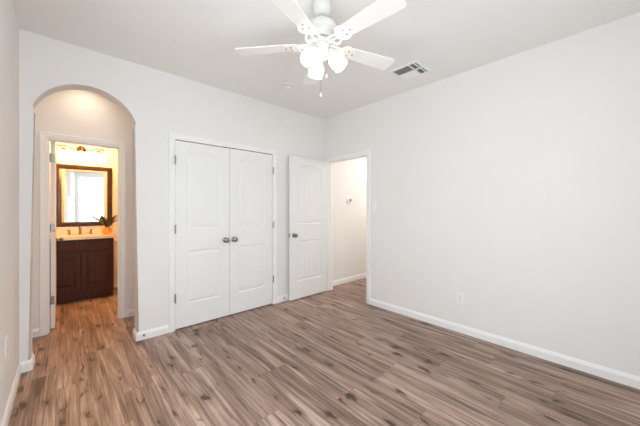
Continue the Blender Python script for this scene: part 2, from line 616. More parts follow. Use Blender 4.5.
baseboard('baseboard_hall', [(XR + 0.121, HY0), (HX1, HY0), (HX1, HY1), (XR + 0.121, HY1)], 'white baseboard of the hall')
baseboard('baseboard_bathroom', [(BX1, BY0), (BX1, BY1), (0.545, BY1)], 'white baseboard of the bathroom')
bm = bmesh.new()
bx(bm, 0.58, BX1 - 0.001, BY1 - 0.02, BY1 - 0.0005, 0.765, 0.80, 0.004)
struct(finish('trim_7', bm, M['trim']), 'white rail along the bathroom wall beside the vanity')


# ------------------------------------------------------------------ panel doors
def sd_panel(x, z, x0, x1, z0, z1, rise):
    """signed distance (inside positive) to a panel whose top is a segmental arch (rise>0) or flat"""
    d = min(x - x0, x1 - x, z - z0)
    if rise > 0:
        hw = (x1 - x0) / 2
        cx = (x0 + x1) / 2
        R = (hw * hw + rise * rise) / (2 * rise)
        cz = z1 - R
        dist = R - math.hypot(x - cx, z - cz)
        if z > cz:
            d = min(d, dist)
    else:
        d = min(d, z1 - z)
    return d


def prof_depth(d):
    # moulded sticking round a recessed plank panel
    if d <= 0:
        return 0
    if d < 0.006:
        return 0.006 * (d / 0.006)
    if d < 0.016:
        return 0.006 + 0.003 * math.sin((d - 0.006) / 0.010 * PI / 2)
    if d < 0.028:
        return 0.009 - 0.005 * (d - 0.016) / 0.012
    return 0.004


def door_leaf_mesh(w, h, t, stile, nb):
    bm = bmesh.new()
    x0, x1 = stile, w - stile
    panels = [(x0, x1, 0.25, 0.83, 0), (x0, x1, 1.07, 1.945, 0.075)]
    # non-uniform grid lines: fine round the mouldings and grooves
    gx = set()
    k = 0
    for c in (x0, x1):
        s = 1 if c == x0 else -1
        for d in (-0.001, 0.0, 0.003, 0.006, 0.009, 0.012, 0.016, 0.020, 0.024, 0.028):
            gx.add(round(c + s * d, 5))
    inner0, inner1 = x0 + 0.034, x1 - 0.034
    grooves = [inner0 + (inner1 - inner0) * (i + 0.5) / nb for i in range(nb)]
    for g in grooves:
        for d in (-0.004, -0.0015, 0.0015, 0.004):
            gx.add(round(g + d, 5))
    gx |= {0.0, w, w / 2}
    xs = sorted(gx)
    X = [xs[0]]
    for v in xs[1:]:
        n = max(1, int((v - X[-1]) / 0.012))
        a = X[-1]
        for i in range(1, n + 1):
            X.append(a + (v - a) * i / n)
    Z = [0.0]
    zc = []
    for p in panels:
        zc += [p[2] + d for d in (-0.001, 0.0, 0.003, 0.006, 0.009, 0.012, 0.016, 0.020, 0.024, 0.028)]
        if p[4] == 0:
            zc += [p[3] - d for d in (-0.001, 0.0, 0.003, 0.006, 0.009, 0.012, 0.016, 0.020, 0.024, 0.028)]
    zz = 1.85
    while zz < 1.95:
        zc.append(zz)
        zz += 0.0035
    zc.append(h)
    for v in sorted(zc):
        if v - Z[-1] < 0.0008:
            continue
        n = max(1, int((v - Z[-1]) / 0.03))
        a = Z[-1]
        for i in range(1, n + 1):
            Z.append(a + (v - a) * i / n)

    def depth(x, z):
        for (a, b, c, d, r) in panels:
            s = sd_panel(x, z, a, b, c, d, r)
            if s > 0:
                v = prof_depth(s)
                if s > 0.030:
                    for g in grooves:
                        if abs(x - g) < 0.0035:
                            v += 0.0028 * (1 - abs(x - g) / 0.0035)
                return v
        return 0
    for sgn, y0 in ((1, 0.0), (-1, t)):
        grid = [[bm.verts.new((x, y0 + sgn * depth(x, z), z)) for x in X] for z in Z]
        for i in range(len(Z) - 1):
            for j in range(len(X) - 1):
                bm.faces.new((grid[i][j], grid[i][j + 1], grid[i + 1][j + 1], grid[i + 1][j]))
        if sgn == 1:
            A = grid
        else:
            B = grid
    nz, nx = len(Z), len(X)
    for i in range(nz - 1):
        bm.faces.new((A[i][0], A[i + 1][0], B[i + 1][0], B[i][0]))
        bm.faces.new((A[i][nx - 1], B[i][nx - 1], B[i + 1][nx - 1], A[i + 1][nx - 1]))
    for j in range(nx - 1):
        bm.faces.new((A[0][j], B[0][j], B[0][j + 1], A[0][j + 1]))
        bm.faces.new((A[nz - 1][j], A[nz - 1][j + 1], B[nz - 1][j + 1], B[nz - 1][j]))
    return bm


def knob_mesh(bm, x, y, z, sy):
    """round door knob on a rosette; sy=-1 points to -Y"""
    m = Matrix.Translation((x, y, z)) @ Matrix.Rotation(PI / 2 if sy < 0 else -PI / 2, 4, 'X')
    lathe(bm, [(0.032, 0.0), (0.032, 0.004), (0.027, 0.009), (0.014, 0.011), (0.012, 0.028), (0.018, 0.034), (0.026, 0.042), (0.0285, 0.052), (0.025, 0.061), (0.015, 0.066), (0.0, 0.067)], 24, m)


def hinge_part(parent, x, y, z, name='hinge', wx=0.010):
    bm = bmesh.new()
    bx(bm, x - wx, x + wx, y, y + 0.003, z - 0.044, z + 0.044)
    lathe(bm, [(0.0065, -0.046), (0.0065, 0.046)], 10, Matrix.Translation((x, y - 0.004, z)))
    lathe(bm, [(0.004, 0.046), (0.005, 0.049), (0.0, 0.052)], 10, Matrix.Translation((x, y - 0.004, z)))
    return finish(name, bm, M['hinge'], parent)


def make_door(name, w, h, t, stile, nb, loc, rz, label, knob_x, hinge_x, back_knob=True, hinge_y=0.0, z0=0.012):
    root = finish(name, door_leaf_mesh(w, h, t, stile, nb), M['door'], smooth=True, angle=30)
    struct(root, label)
    root.location = (loc[0], loc[1], z0)
    root.rotation_euler = (0, 0, rz)
    bm = bmesh.new()
    knob_mesh(bm, knob_x, -0.0003, 0.918, -1)
    finish('knob', bm, M['nickel'], root, True, 40)['label'] = 'satin nickel round door knob'
    if back_knob:
        bm = bmesh.new()
        knob_mesh(bm, knob_x, t + 0.0003, 0.918, 1)
        finish('knob', bm, M['nickel'], root, True, 40)
    return root


LW = (CX1 - CX0 - 0.027 - 0.0045) / 2        # closet leaf width
cy = YB - 0.002
for i, (n, x0, kx, hx, lab) in enumerate((('door_1', CX0 + 0.0135, LW - 0.052, -0.006, 'left leaf of the white closet double doors'),
                                           ('door_2', CX1 - 0.0135 - LW, 0.052, LW + 0.006, 'right leaf of the white closet double doors'))):
    d = make_door(n, LW, 2.032, 0.035, 0.116, 5, (x0, cy, 0), 0, lab, kx, hx, False)
    for z in (0.335, 1.075, 1.815):
        hinge_part(d, hx, -0.0195, z, wx=0.0015)
    bm = bmesh.new()
    c = LW - 0.055 if i == 0 else 0.055
    bx(bm, c - 0.022, c + 0.022, -0.002, 0.030, 2.0324, 2.0402)
    finish('ball_catch', bm, M['slot'], d)
# entry door: open into the room, almost parallel to the back wall
EW = 0.728
d = make_door('door_3', EW, 2.043, 0.035, 0.125, 5, (2.330, 3.163, 0), math.radians(0.6), 'white entry door standing open against the back wall', 0.066, EW, False)
bm = bmesh.new()
bx(bm, -0.0012, 0.0002, 0.005, 0.030, 0.89, 0.946)
bx(bm, -0.008, -0.001, 0.011, 0.024, 0.910, 0.926, 0.002)
finish('latch_plate', bm, M['nickel'], d)
for z in (0.30, 1.05, 1.80):
    hinge_part(d, EW + 0.002, 0.000, z, wx=0.001).data.materials[0] = M['trim']
# bathroom door: swung into the bathroom, leaf along Y, hinge edge towards us
d = make_door('door_4', 0.598, 2.022, 0.035, 0.110, 5, (-0.0825, BY0 + 0.004, 0), PI / 2, 'white bathroom door swung open inside the bathroom', 0.598 - 0.06, 0, True)
for z in (0.305, 1.085, 1.845):
    bm = bmesh.new()
    bx(bm, -0.003, -0.0002, 0.003, 0.032, z - 0.044, z + 0.044)
    lathe(bm, [(0.0065, -0.046), (0.0065, 0.046)], 10, Matrix.Translation((-0.004, 0.038, z)))
    finish('hinge', bm, M['hinge'], d)['label'] = 'steel hinge on the door edge'

# ------------------------------------------------------------------ ceiling fan
FX, FY = 1.325, 1.432
BZ = 2.459 - H
fan = thing('ceiling_fan', 'white five-blade ceiling fan with three lit glass lamp shades', 'ceiling fan', (FX, FY, H))


def fpart(name, bm, m, parent=fan, smooth=True, angle=35):
    return finish(name, bm, m, parent, smooth, angle)


bm = bmesh.new()
lathe(bm, [(0.028, -0.084), (0.036, -0.082), (0.052, -0.068), (0.063, -0.045), (0.068, -0.020), (0.068, -0.0005)], 40)
fpart('canopy', bm, M['fan'])
bm = bmesh.new()
lathe(bm, [(0.013, -0.150), (0.013, -0.085)], 20)
lathe(bm, [(0.0, -0.112), (0.013, -0.106), (0.020, -0.094), (0.022, -0.085)], 20)
fpart('downrod', bm, M['fan'])
bm = bmesh.new()
for k in range(2):
    a = math.radians(-120 + k * 50)
    bx(bm, 0.020 * math.cos(a) - 0.004, 0.020 * math.cos(a) + 0.004, 0.020 * math.sin(a) - 0.004, 0.020 * math.sin(a) + 0.004, -0.128, -0.104)
fpart('downrod_bracket', bm, M['slot'])
bm = bmesh.new()
lathe(bm, [(0.0, -0.120), (0.030, -0.121), (0.046, -0.126), (0.080, -0.136), (0.104, -0.152), (0.114, -0.172), (0.117, -0.196), (0.114, -0.202), (0.090, -0.208), (0.086, -0.212), (0.086, -0.240), (0.078, -0.247), (0.060, -0.249), (0.0, -0.249)], 48)
fpart('motor_housing', bm, M['fan'])
bm = bmesh.new()
lathe(bm, [(0.0, -0.2492), (0.054, -0.2492), (0.054, -0.262), (0.0, -0.262)], 36)
fpart('flywheel', bm, M['hinge'])
bm = bmesh.new()
lathe(bm, [(0.0, -0.2622), (0.072, -0.2625), (0.074, -0.270), (0.070, -0.283), (0.0, -0.284)], 36)
fpart('rotor_disc', bm, M['fan'])
bm = bmesh.new()
lathe(bm, [(0.0, -0.2845), (0.052, -0.2845), (0.054, -0.300), (0.048, -0.306), (0.048, -0.335), (0.056, -0.342), (0.060, -0.356), (0.052, -0.372), (0.030, -0.385), (0.012, -0.392), (0.0, -0.393)], 36)
fpart('light_fitter', bm, M['fan'])
for k in range(3):
    a = math.radians(60 + 120 * k)
    bm = bmesh.new()
    lathe(bm, [(0.0, 0), (0.0035, 0.001), (0.0035, 0.004), (0, 0.005)], 10, Matrix.Translation((0.056 * math.cos(a), 0.056 * math.sin(a), -0.349)) @ Matrix.Rotation(a, 4, 'Z') @ Matrix.Rotation(PI / 2, 4, 'Y'))
    fpart('screw', bm, M['bronze'])
# blades and irons
PITCH = math.radians(-9)


def blade_bm():
    bm = bmesh.new()
    r0, r1 = 0.205, 0.620
    outline = []
    n = 24
    w0, w1 = 0.052, 0.069
    c = 0.022
    top = [(r0 + 0.008, w0 * 0.80), (r0 + 0.020, w0)]
    for i in range(1, n):
        t = i / n
        top.append((r0 + 0.020 + (r1 - 0.03 - r0 - 0.020) * t, w0 + (w1 - w0) * t))
    top += [(r1 - 0.020, w1), (r1 - 0.008, w1 - 0.004), (r1 - 0.001, w1 - 0.016), (r1, w1 - 0.030)]
    outline = top + [(x, -y) for x, y in reversed(top)]
    a = [bm.verts.new((x, y, 0.003)) for x, y in outline]
    b = [bm.verts.new((x, y, -0.003)) for x, y in outline]
    bm.faces.new(a)
    bm.faces.new(b)
    for i in range(len(a)):
        j = (i + 1) % len(a)
        bm.faces.new((a[i], a[j], b[j], b[i]))
    bmesh.ops.transform(bm, matrix=Matrix.Rotation(PITCH, 4, 'X'), verts=bm.verts)
    return bm


def iron_bm():
    """ornate blade iron: curved arm with a cast scalloped plate under the blade root"""
    bm = bmesh.new()
    arm = []
    pl = []
    up = [(0.140, 0.012), (0.152, 0.030), (0.166, 0.050), (0.184, 0.064), (0.204, 0.066), (0.220, 0.058), (0.228, 0.046), (0.240, 0.048), (0.252, 0.042), (0.260, 0.028), (0.270, 0.020), (0.282, 0.010), (0.288, 0.0)]
    outline = up + [(x, -y) for x, y in reversed(up[:-1])]
    R = Matrix.Rotation(PITCH, 4, 'X')
    a = [bm.verts.new(R @ Vector((x, y, -0.0040))) for x, y in outline]
    b = [bm.verts.new(R @ Vector((x, y, -0.0085))) for x, y in outline]
    bm.faces.new(a)
    bm.faces.new(b)
    for i in range(len(a)):
        j = (i + 1) % len(a)
        bm.faces.new((a[i], a[j], b[j], b[i]))
    # two scrolled side arms curving from the motor to the plate
    for s in (-1, 1):
        p = [Vector((0.066, s * 0.012, 0.006)), Vector((0.084, s * 0.032, -0.006)), Vector((0.106, s * 0.046, -0.020)), Vector((0.130, s * 0.048, -0.022)), Vector((0.150, s * 0.038, -0.014)), Vector((0.166, s * 0.024, -0.010))]
        tube(bm, p, [0.007, 0.008, 0.0085, 0.008, 0.007, 0.005], 8)
    tube(bm, [(0.072, 0, -0.006), (0.10, 0, -0.013), (0.13, 0, -0.012), (0.165, 0, -0.008)], [0.009, 0.007, 0.007, 0.006], 8)
    return bm


irons, blades = [], []
for k in range(5):
    ang = math.radians(-87.6 + 72 * k)
    if k == 0:
        bl = fpart('blade', blade_bm(), M['blade'], angle=30)
        ir = fpart('blade_iron', iron_bm(), M['blade'], angle=30)
        screws = []
        for (x, y) in ((0.215, 0.022), (0.215, -0.022), (0.255, 0.0)):
            p = Matrix.Rotation(PITCH, 4, 'X') @ Vector((x, y, -0.0086))
            sc = bmesh.new()
            lathe(sc, [(0.0, 0), (0.006, -0.0005), (0.005, -0.003), (0.0, -0.004)], 10)
            sc = fpart('screw', sc, M['hinge'], ir)
            sc.location = p
            screws.append(sc)
    else:
        bl = blades[0].copy()
        COL.objects.link(bl)
        bl.parent = fan
        ir = irons[0].copy()
        COL.objects.link(ir)
        ir.parent = fan
        for sc in screws:
            s2 = sc.copy()
            COL.objects.link(s2)
            s2.parent = ir
    for o in (bl, ir):
        o.location = (0, 0, BZ)
        o.rotation_euler = (0, 0, ang)
    blades.append(bl)
    irons.append(ir)
# lamp shades
fwd = math.radians(90 - 42.5)
for k, phi in enumerate((-11, 109, 229)):
    a = math.radians(phi) + fwd - PI / 2        # lateral axis -> world
    dirv = Vector((math.cos(a), math.sin(a), 0))
    tilt = math.radians(38)
    ax = (dirv * math.sin(tilt) + Vector((0, 0, -1)) * math.cos(tilt)).normalized()
    start = dirv * 0.058 + Vector((0, 0, -0.340))
    bm = bmesh.new()
    tube(bm, [dirv * 0.040 + Vector((0, 0, -0.322)), dirv * 0.056 + Vector((0, 0, -0.326)), start + ax * 0.012], 0.009, 10)
    q = Vector((0, 0, 1)).rotation_difference(ax).to_matrix().to_4x4()
    mt_ = Matrix.Translation(start) @ q
    lathe(bm, [(0.016, 0.0), (0.024, 0.006), (0.026, 0.026), (0.022, 0.030)], 24, mt_)
    arm_o = fpart('lamp_holder', bm, M['fan'])
    bm = bmesh.new()
    pr = [(0.024, 0.014), (0.028, 0.026), (0.039, 0.040), (0.052, 0.062), (0.057, 0.084), (0.056, 0.104), (0.051, 0.124), (0.053, 0.136)]
    lathe(bm, pr + [(r - 0.003, z) for r, z in reversed(pr)], 32, mt_, cap=False)
    fpart('lamp_shade', bm, M['shade'])['label'] = 'lit frosted glass tulip shade'
    bm = bmesh.new()
    lathe(bm, [(0.012, 0.031), (0.014, 0.045), (0.022, 0.062), (0.026, 0.080), (0.020, 0.098), (0.0, 0.104)], 20, mt_)
    fpart('bulb', bm, M['bulb'])
for (px, py, z1) in ((0.028, -0.022, 2.235), (0.012, 0.018, 2.112)):
    bm = bmesh.new()
    tube(bm, [(px, py, -0.385), (px, py, z1 + 0.020 - H)], 0.0013, 6)
    ch = fpart('pull_chain', bm, M['bronze'])
    bm = bmesh.new()
    lathe(bm, [(0.0, 0.024), (0.003, 0.022), (0.0045, 0.012), (0.008, 0.004), (0.008, -0.004), (0.005, -0.010), (0.0, -0.012)], 12, Matrix.Translation((px, py, z1 - H)))
    fpart('pull_fob', bm, M['fan'], ch)

# ------------------------------------------------------------------ ceiling register
v = thing('air_vent', 'white square ceiling air vent with dark louvre openings', 'air vent', (2.648, 1.497, H))
bm = bmesh.new()
o_, i_ = 0.158, 0.128
for (a, b, c, d) in ((-o_, o_, -o_, -i_), (-o_, o_, i_, o_), (-o_, -i_, -i_, i_), (i_, o_, -i_, i_)):
    bx(bm, a, b, c, d, -0.008, -0.0005)
bmesh.ops.remove_doubles(bm, verts=bm.verts, dist=1e-5)
finish('frame', bm, M['plastic'], v)
bm = bmesh.new()
bx(bm, -i_, i_, -i_, i_, -0.0012, -0.0004)
finish('backing', bm, M['duct'], v)
bm = bmesh.new()
bx(bm, -i_, i_, -0.056, -0.046, -0.010, -0.0015)
bx(bm, -0.004, 0.006, -0.046, i_, -0.010, -0.0015)
bx(bm, -0.008, 0.010, -i_, -0.056, -0.010, -0.0015)
bx(bm, -i_, i_, -0.112, -0.104, -0.010, -0.0015)
finish('divider', bm, M['plastic'], v)


def slat(v, c, axis, l0, l1, ang, wd=0.014):
    bm = bmesh.new()
    bx(bm, -wd / 2, wd / 2, l0, l1, -0.0006, 0.0006)
    bmesh.ops.transform(bm, matrix=Matrix.Translation((c, 0, -0.0075)) @ Matrix.Rotation(ang, 4, 'Y'), verts=bm.verts)
    if axis == 'x':
        bmesh.ops.transform(bm, matrix=Matrix.Rotation(PI / 2, 4, 'Z'), verts=bm.verts)
    finish('louvre', bm, M['plastic'], v)


for k in range(8):
    slat(v, -0.118 + k * 0.0155, 'y', -0.045, i_ - 0.001, math.radians(-35), 0.008)
for k in range(8):
    slat(v, 0.016 + k * 0.0142, 'y', -0.045, i_ - 0.001, math.radians(40), 0.017)
for k in range(3):
    slat(v, -0.098 + k * 0.0155, 'x', -i_, i_, math.radians(-45), 0.006)

# ------------------------------------------------------------------ smoke detector
s = thing('smoke_detector', 'small round white smoke detector on the ceiling left of the fan', 'smoke detector', (1.905, 2.628, H))
bm = bmesh.new()
lathe(bm, [(0.0, -0.0005), (0.066, -0.0005), (0.066, -0.010), (0.060, -0.013), (0.0, -0.013)], 36)
finish('mounting_plate', bm, M['plastic'], s, True, 35)
bm = bmesh.new()
lathe(bm, [(0.056, -0.0135), (0.058, -0.030), (0.050, -0.040), (0.030, -0.044), (0.0, -0.045)], 36)
finish('cover', bm, M['plastic'], s, True, 35)
bm = bmesh.new()
for k in range(24):
    a = 2 * PI * k / 24
    bxm = Matrix.Rotation(a, 4, 'Z')
    vs = bx(bm, 0.0572, 0.0585, -0.004, 0.004, -0.028, -0.018)
    bmesh.ops.transform(bm, matrix=bxm, verts=vs)
finish('air_slots', bm, M['hinge'], s)

# ------------------------------------------------------------------ wall plates
# local frame: x along wall, y = out of wall (towards -y local means room)


def plate_bm(w, h, t=0.006):
    bm = bmesh.new()
    bx(bm, -w / 2, w / 2, -t, -0.0005, -h / 2, h / 2, 0.0022, 2)
    return bm


def outlet(loc, rz, label):
    t = thing('wall_outlet', label, 'outlet', loc, rz)
    finish('cover_plate', plate_bm(0.070, 0.115), M['plastic'], t)
    for s_ in (-1, 1):
        bm = bmesh.new()
        bx(bm, -0.017, 0.017, -0.0085, -0.0062, s_ * 0.020 - 0.0135, s_ * 0.020 + 0.0135, 0.0008)
        f = finish('socket', bm, M['plastic'], t)
        bm = bmesh.new()
        for xx in (-0.0065, 0.0065):
            bx(bm, xx - 0.0013, xx + 0.0013, -0.0089, -0.0084, s_ * 0.020 - 0.001, s_ * 0.020 + 0.008)
        lathe(bm, [(0.0, 0), (0.0026, 0), (0.0026, 0.0006), (0, 0.0006)], 10, Matrix.Translation((0, -0.0084, s_ * 0.020 - 0.007)) @ Matrix.Rotation(PI / 2, 4, 'X'))
        finish('slots', bm, M['slot'], f)
    bm = bmesh.new()
    lathe(bm, [(0, 0), (0.003, 0), (0.0025, 0.001), (0, 0.001)], 10, Matrix.Translation((0, -0.0062, 0)) @ Matrix.Rotation(PI / 2, 4, 'X'))
    finish('screw', bm, M['nickel'], t)
    return t


outlet((XR, 1.163, 0.362), -PI / 2, 'white duplex outlet low on the long right wall')
outlet((XL, 2.54, 0.47), PI / 2, 'white outlet low on the left wall, seen edge-on')
t = thing('light_switch', 'white light switch on the wall right of the entry doorway', 'light switch', (XR, 2.268, 1.345), -PI / 2)
finish('cover_plate', plate_bm(0.072, 0.117), M['plastic'], t)
bm = bmesh.new()
bx(bm, -0.0165, 0.0165, -0.009, -0.0062, -0.033, 0.033, 0.0012)
finish('rocker', bm, M['plastic'], t)
# thermostat on the hall wall
t = thing('thermostat', 'round white thermostat with dark display on the hall wall', 'thermostat', (3.735, HY1, 1.455))
bm = bmesh.new()
bx(bm, -0.052, 0.052, -0.007, -0.0005, -0.062, 0.062, 0.003, 2)
finish('wall_plate', bm, M['plastic'], t)
bm = bmesh.new()
lathe(bm, [(0.040, 0), (0.043, 0.004), (0.043, 0.018), (0.039, 0.024), (0.0, 0.025)], 32, Matrix.Translation((0.008, -0.0072, 0)) @ Matrix.Rotation(PI / 2, 4, 'X'))
finish('dial', bm, M['plastic'], t, True, 35)
bm = bmesh.new()
lathe(bm, [(0.0, 0), (0.024, 0), (0.022, 0.002), (0.0, 0.002)], 28, Matrix.Translation((0.018, -0.0323, 0.002)) @ Matrix.Rotation(PI / 2, 4, 'X'))
finish('display', bm, M['slot'], t, True, 35)


# spring door stops on the baseboards
def door_stop(x, y, label):
    t = thing('door_stop', label, 'door stop', (x, y, 0.048))
    bm = bmesh.new()
    lathe(bm, [(0.0, 0), (0.011, 0), (0.011, 0.004), (0.006, 0.007), (0, 0.007)], 16, Matrix.Rotation(PI / 2, 4, 'X'))
    finish('base', bm, M['hinge'], t, True, 35)
    bm = bmesh.new()
    pr = []
    for k in range(14):
        pr += [(0.0055, 0.0075 + k * 0.0026), (0.0042, 0.0088 + k * 0.0026)]
    lathe(bm, pr, 14, Matrix.Rotation(PI / 2, 4, 'X'))
    finish('spring', bm, M['nickel'], t, True, 60)
    bm = bmesh.new()
    lathe(bm, [(0.0, 0.044), (0.007, 0.044), (0.0075, 0.050), (0.006, 0.055), (0, 0.056)], 14, Matrix.Rotation(PI / 2, 4, 'X'))
    finish('rubber_tip', bm, M['rubber'], t, True, 35)


door_stop(0.580, YB - 0.0150, 'small metal door stop on the baseboard between arch and closet')
door_stop(2.275, YB - 0.0150, 'small metal door stop on the baseboard beside the open door')

# ------------------------------------------------------------------ bathroom vanity
VX_0, VX_1, VYF, CZ = -0.2, 0.535, 5.160, 0.875
van = thing('vanity_cabinet', 'dark cherry wood bathroom vanity cabinet with two raised-panel doors', 'cabinet', (0, 0, 0))
bm = bmesh.new()
ring = []
for (ins, z) in ((0.0, 0.10), (0.0, CZ), (0.018, CZ), (0.018, 0.118)):
    ring.append([bm.verts.new(p) for p in ((VX_0 + ins, VYF + ins, z), (VX_1 - ins, VYF + ins, z), (VX_1 - ins, BY1 - 0.001 - ins, z), (VX_0 + ins, BY1 - 0.001 - ins, z))])
for a, b in zip(ring, ring[1:]):
    for k in range(4):
        bm.faces.new((a[k], a[(k + 1) % 4], b[(k + 1) % 4], b[k]))
bm.faces.new(ring[0])
bm.faces.new(ring[-1])
bx(bm, VX_0, VX_1, VYF + 0.06, BY1 - 0.001, 0.0005, 0.0995)
bx(bm, VX_0, VX_1, VYF - 0.004, VYF - 0.0002, 0.10, 0.165)
finish('body', bm, M['cherry'], van)


def raised_panel(x0, x1, z0, z1, y, t, name, parent):
    bm = bmesh.new()
    rings = []
    for ins, dy in ((0.0, 0.0), (0.0, -t + 0.003), (0.003, -t), (0.048, -t), (0.054, -t + 0.007), (0.062, -t + 0.007), (0.085, -t + 0.001), (0.090, -t + 0.001)):
        rings.append([bm.verts.new(p) for p in ((x0 + ins, y + dy, z0 + ins), (x1 - ins, y + dy, z0 + ins), (x1 - ins, y + dy, z1 - ins), (x0 + ins, y + dy, z1 - ins))])
    for a, b in zip(rings, rings[1:]):
        for k in range(4):
            bm.faces.new((a[k], a[(k + 1) % 4], b[(k + 1) % 4], b[k]))
    bm.faces.new(rings[0])
    bm.faces.new(rings[-1])
    return finish(name, bm, M['cherry'], parent)


xm = 0.165
raised_panel(VX_0 + 0.012, xm - 0.006, 0.175, 0.690, VYF - 0.0005, 0.019, 'door', van)
raised_panel(xm + 0.006, VX_1 - 0.012, 0.175, 0.690, VYF - 0.0005, 0.019, 'door', van)
bm = bmesh.new()
bx(bm, VX_0 + 0.012, VX_1 - 0.012, VYF - 0.019, VYF - 0.0005, 0.715, 0.850, 0.003)
finish('drawer_front', bm, M['cherry'], van)

ct = thing('vanity_countertop', 'cream marble vanity countertop with sink and low backsplash', 'countertop', (0, 0, CZ))
# slab with an oval basin
bm = bmesh.new()
cx, cyy, ra, rb = 0.17, 5.42, 0.20, 0.15
x0, x1, y0, y1 = VX_0 - 0.008, VX_1 + 0.030, VYF - 0.030, BY1 - 0.001
n = 48
ell = [(cx + ra * math.cos(2 * PI * k / n), cyy + rb * math.sin(2 * PI * k / n)) for k in range(n)]


def rect_pt(k):
    a = 2 * PI * k / n
    dx, dy = math.cos(a), math.sin(a)
    sx = ((x1 - cx) / dx) if dx > 1e-9 else (((x0 - cx) / dx) if dx < -1e-9 else 1e9)
    sy = ((y1 - cyy) / dy) if dy > 1e-9 else (((y0 - cyy) / dy) if dy < -1e-9 else 1e9)
    s_ = min(sx, sy)
    return (cx + dx * s_, cyy + dy * s_)


rc = [rect_pt(k) for k in range(n)]
for cnr in ((x0, y0), (x1, y0), (x1, y1), (x0, y1)):
    kk = min(range(n), key=lambda k: (rc[k][0] - cnr[0]) ** 2 + (rc[k][1] - cnr[1]) ** 2)
    rc[kk] = cnr
TZ = 0.040
rings = [[bm.verts.new((x, y, 0.0005)) for x, y in rc], [bm.verts.new((x, y, TZ)) for x, y in rc], [bm.verts.new((x, y, TZ)) for x, y in ell]]
for f, z in ((0.95, TZ - 0.02), (0.82, TZ - 0.07), (0.55, TZ - 0.11), (0.1, TZ - 0.12)):
    rings.append([bm.verts.new((cx + (x - cx) * f, cyy + (y - cyy) * f, max(z, z))) for x, y in ell])
for a, b in zip(rings, rings[1:]):
    for k in range(n):
        bm.faces.new((a[k], a[(k + 1) % n], b[(k + 1) % n], b[k]))
bm.faces.new(rings[-1])
top = finish('countertop', bm, M['counter'], ct)
top.name = 'slab'
bm = bmesh.new()
bx(bm, x0 + 0.0005, VX_1 + 0.010, BY1 - 0.022, BY1 - 0.001, TZ + 0.0003, TZ + 0.118, 0.003)
finish('backsplash', bm, M['counter'], ct)
TOPZ = CZ + TZ

fc = thing('faucet', 'brushed metal widespread faucet on the cream vanity top', 'faucet', (0.17, 5.615, TOPZ + 0.0005))
bm = bmesh.new()
lathe(bm, [(0.024, 0), (0.024, 0.008), (0.015, 0.014), (0.014, 0.120), (0.016, 0.128), (0.0, 0.132)], 20)
tube(bm, [(0, 0, 0.115), (0, -0.03, 0.125), (0, -0.07, 0.122), (0, -0.105, 0.105), (0, -0.112, 0.088)], [0.012, 0.012, 0.011, 0.010, 0.010], 12)
finish('spout', bm, M['bronze'], fc, True, 40)
for sx in (-1, 1):
    bm = bmesh.new()
    lathe(bm, [(0.022, 0), (0.022, 0.008), (0.013, 0.014), (0.012, 0.050), (0.016, 0.058), (0.014, 0.068), (0.0, 0.072)], 18, Matrix.Translation((sx * 0.125, 0.0, 0)))
    tube(bm, [(sx * 0.125, 0, 0.060), (sx * 0.138, -0.010, 0.068), (sx * 0.150, -0.020, 0.074)], [0.009, 0.008, 0.006], 8)
    finish('handle', bm, M['bronze'], fc, True, 40)

# mirror
mr = thing('wall_mirror', 'wall mirror in a wide dark brown wooden frame above the vanity', 'mirror', (0, BY1, 0))
mx0, mx1, mz0, mz1, fw_ = -0.135, 0.568, TOPZ + 0.122, 1.975, 0.066
bm = sweep2d([(mx0 + fw_, mz0 + fw_), (mx0 + fw_, mz1 - fw_), (mx1 - fw_, mz1 - fw_), (mx1 - fw_, mz0 + fw_)], [(0, -0.027), (0.004, -0.032), (0.030, -0.036), (0.058, -0.032), (0.066, -0.024), (0.066, -0.0006), (0, -0.0006)], lambda u, t, z: (u, t, z))
sweep2d([(mx1 - fw_, mz0 + fw_), (mx0 + fw_, mz0 + fw_)], [(0, -0.027), (0.004, -0.032), (0.030, -0.036), (0.058, -0.032), (0.066, -0.024), (0.066, -0.0006), (0, -0.0006)], lambda u, t, z: (u, t, z), bm)
bx(bm, mx0, mx0 + fw_, -0.030, -0.0006, mz0, mz0 + fw_)
bx(bm, mx1 - fw_, mx1, -0.030, -0.0006, mz0, mz0 + fw_)
finish('frame', bm, M['frame'], mr)
gw = mx1 - mx0 - 2 * fw_ + 0.004
g = box('mirror_glass', M['mirror'], 0, gw, -0.003, 0, mz0 + fw_ - 0.002, mz1 - fw_ + 0.002, mr)
g.location = (mx0 + fw_ - 0.002, -0.003, 0)
g.rotation_euler = (0, 0, math.radians(-2.2))      # glass turned in its frame to steer the reflection

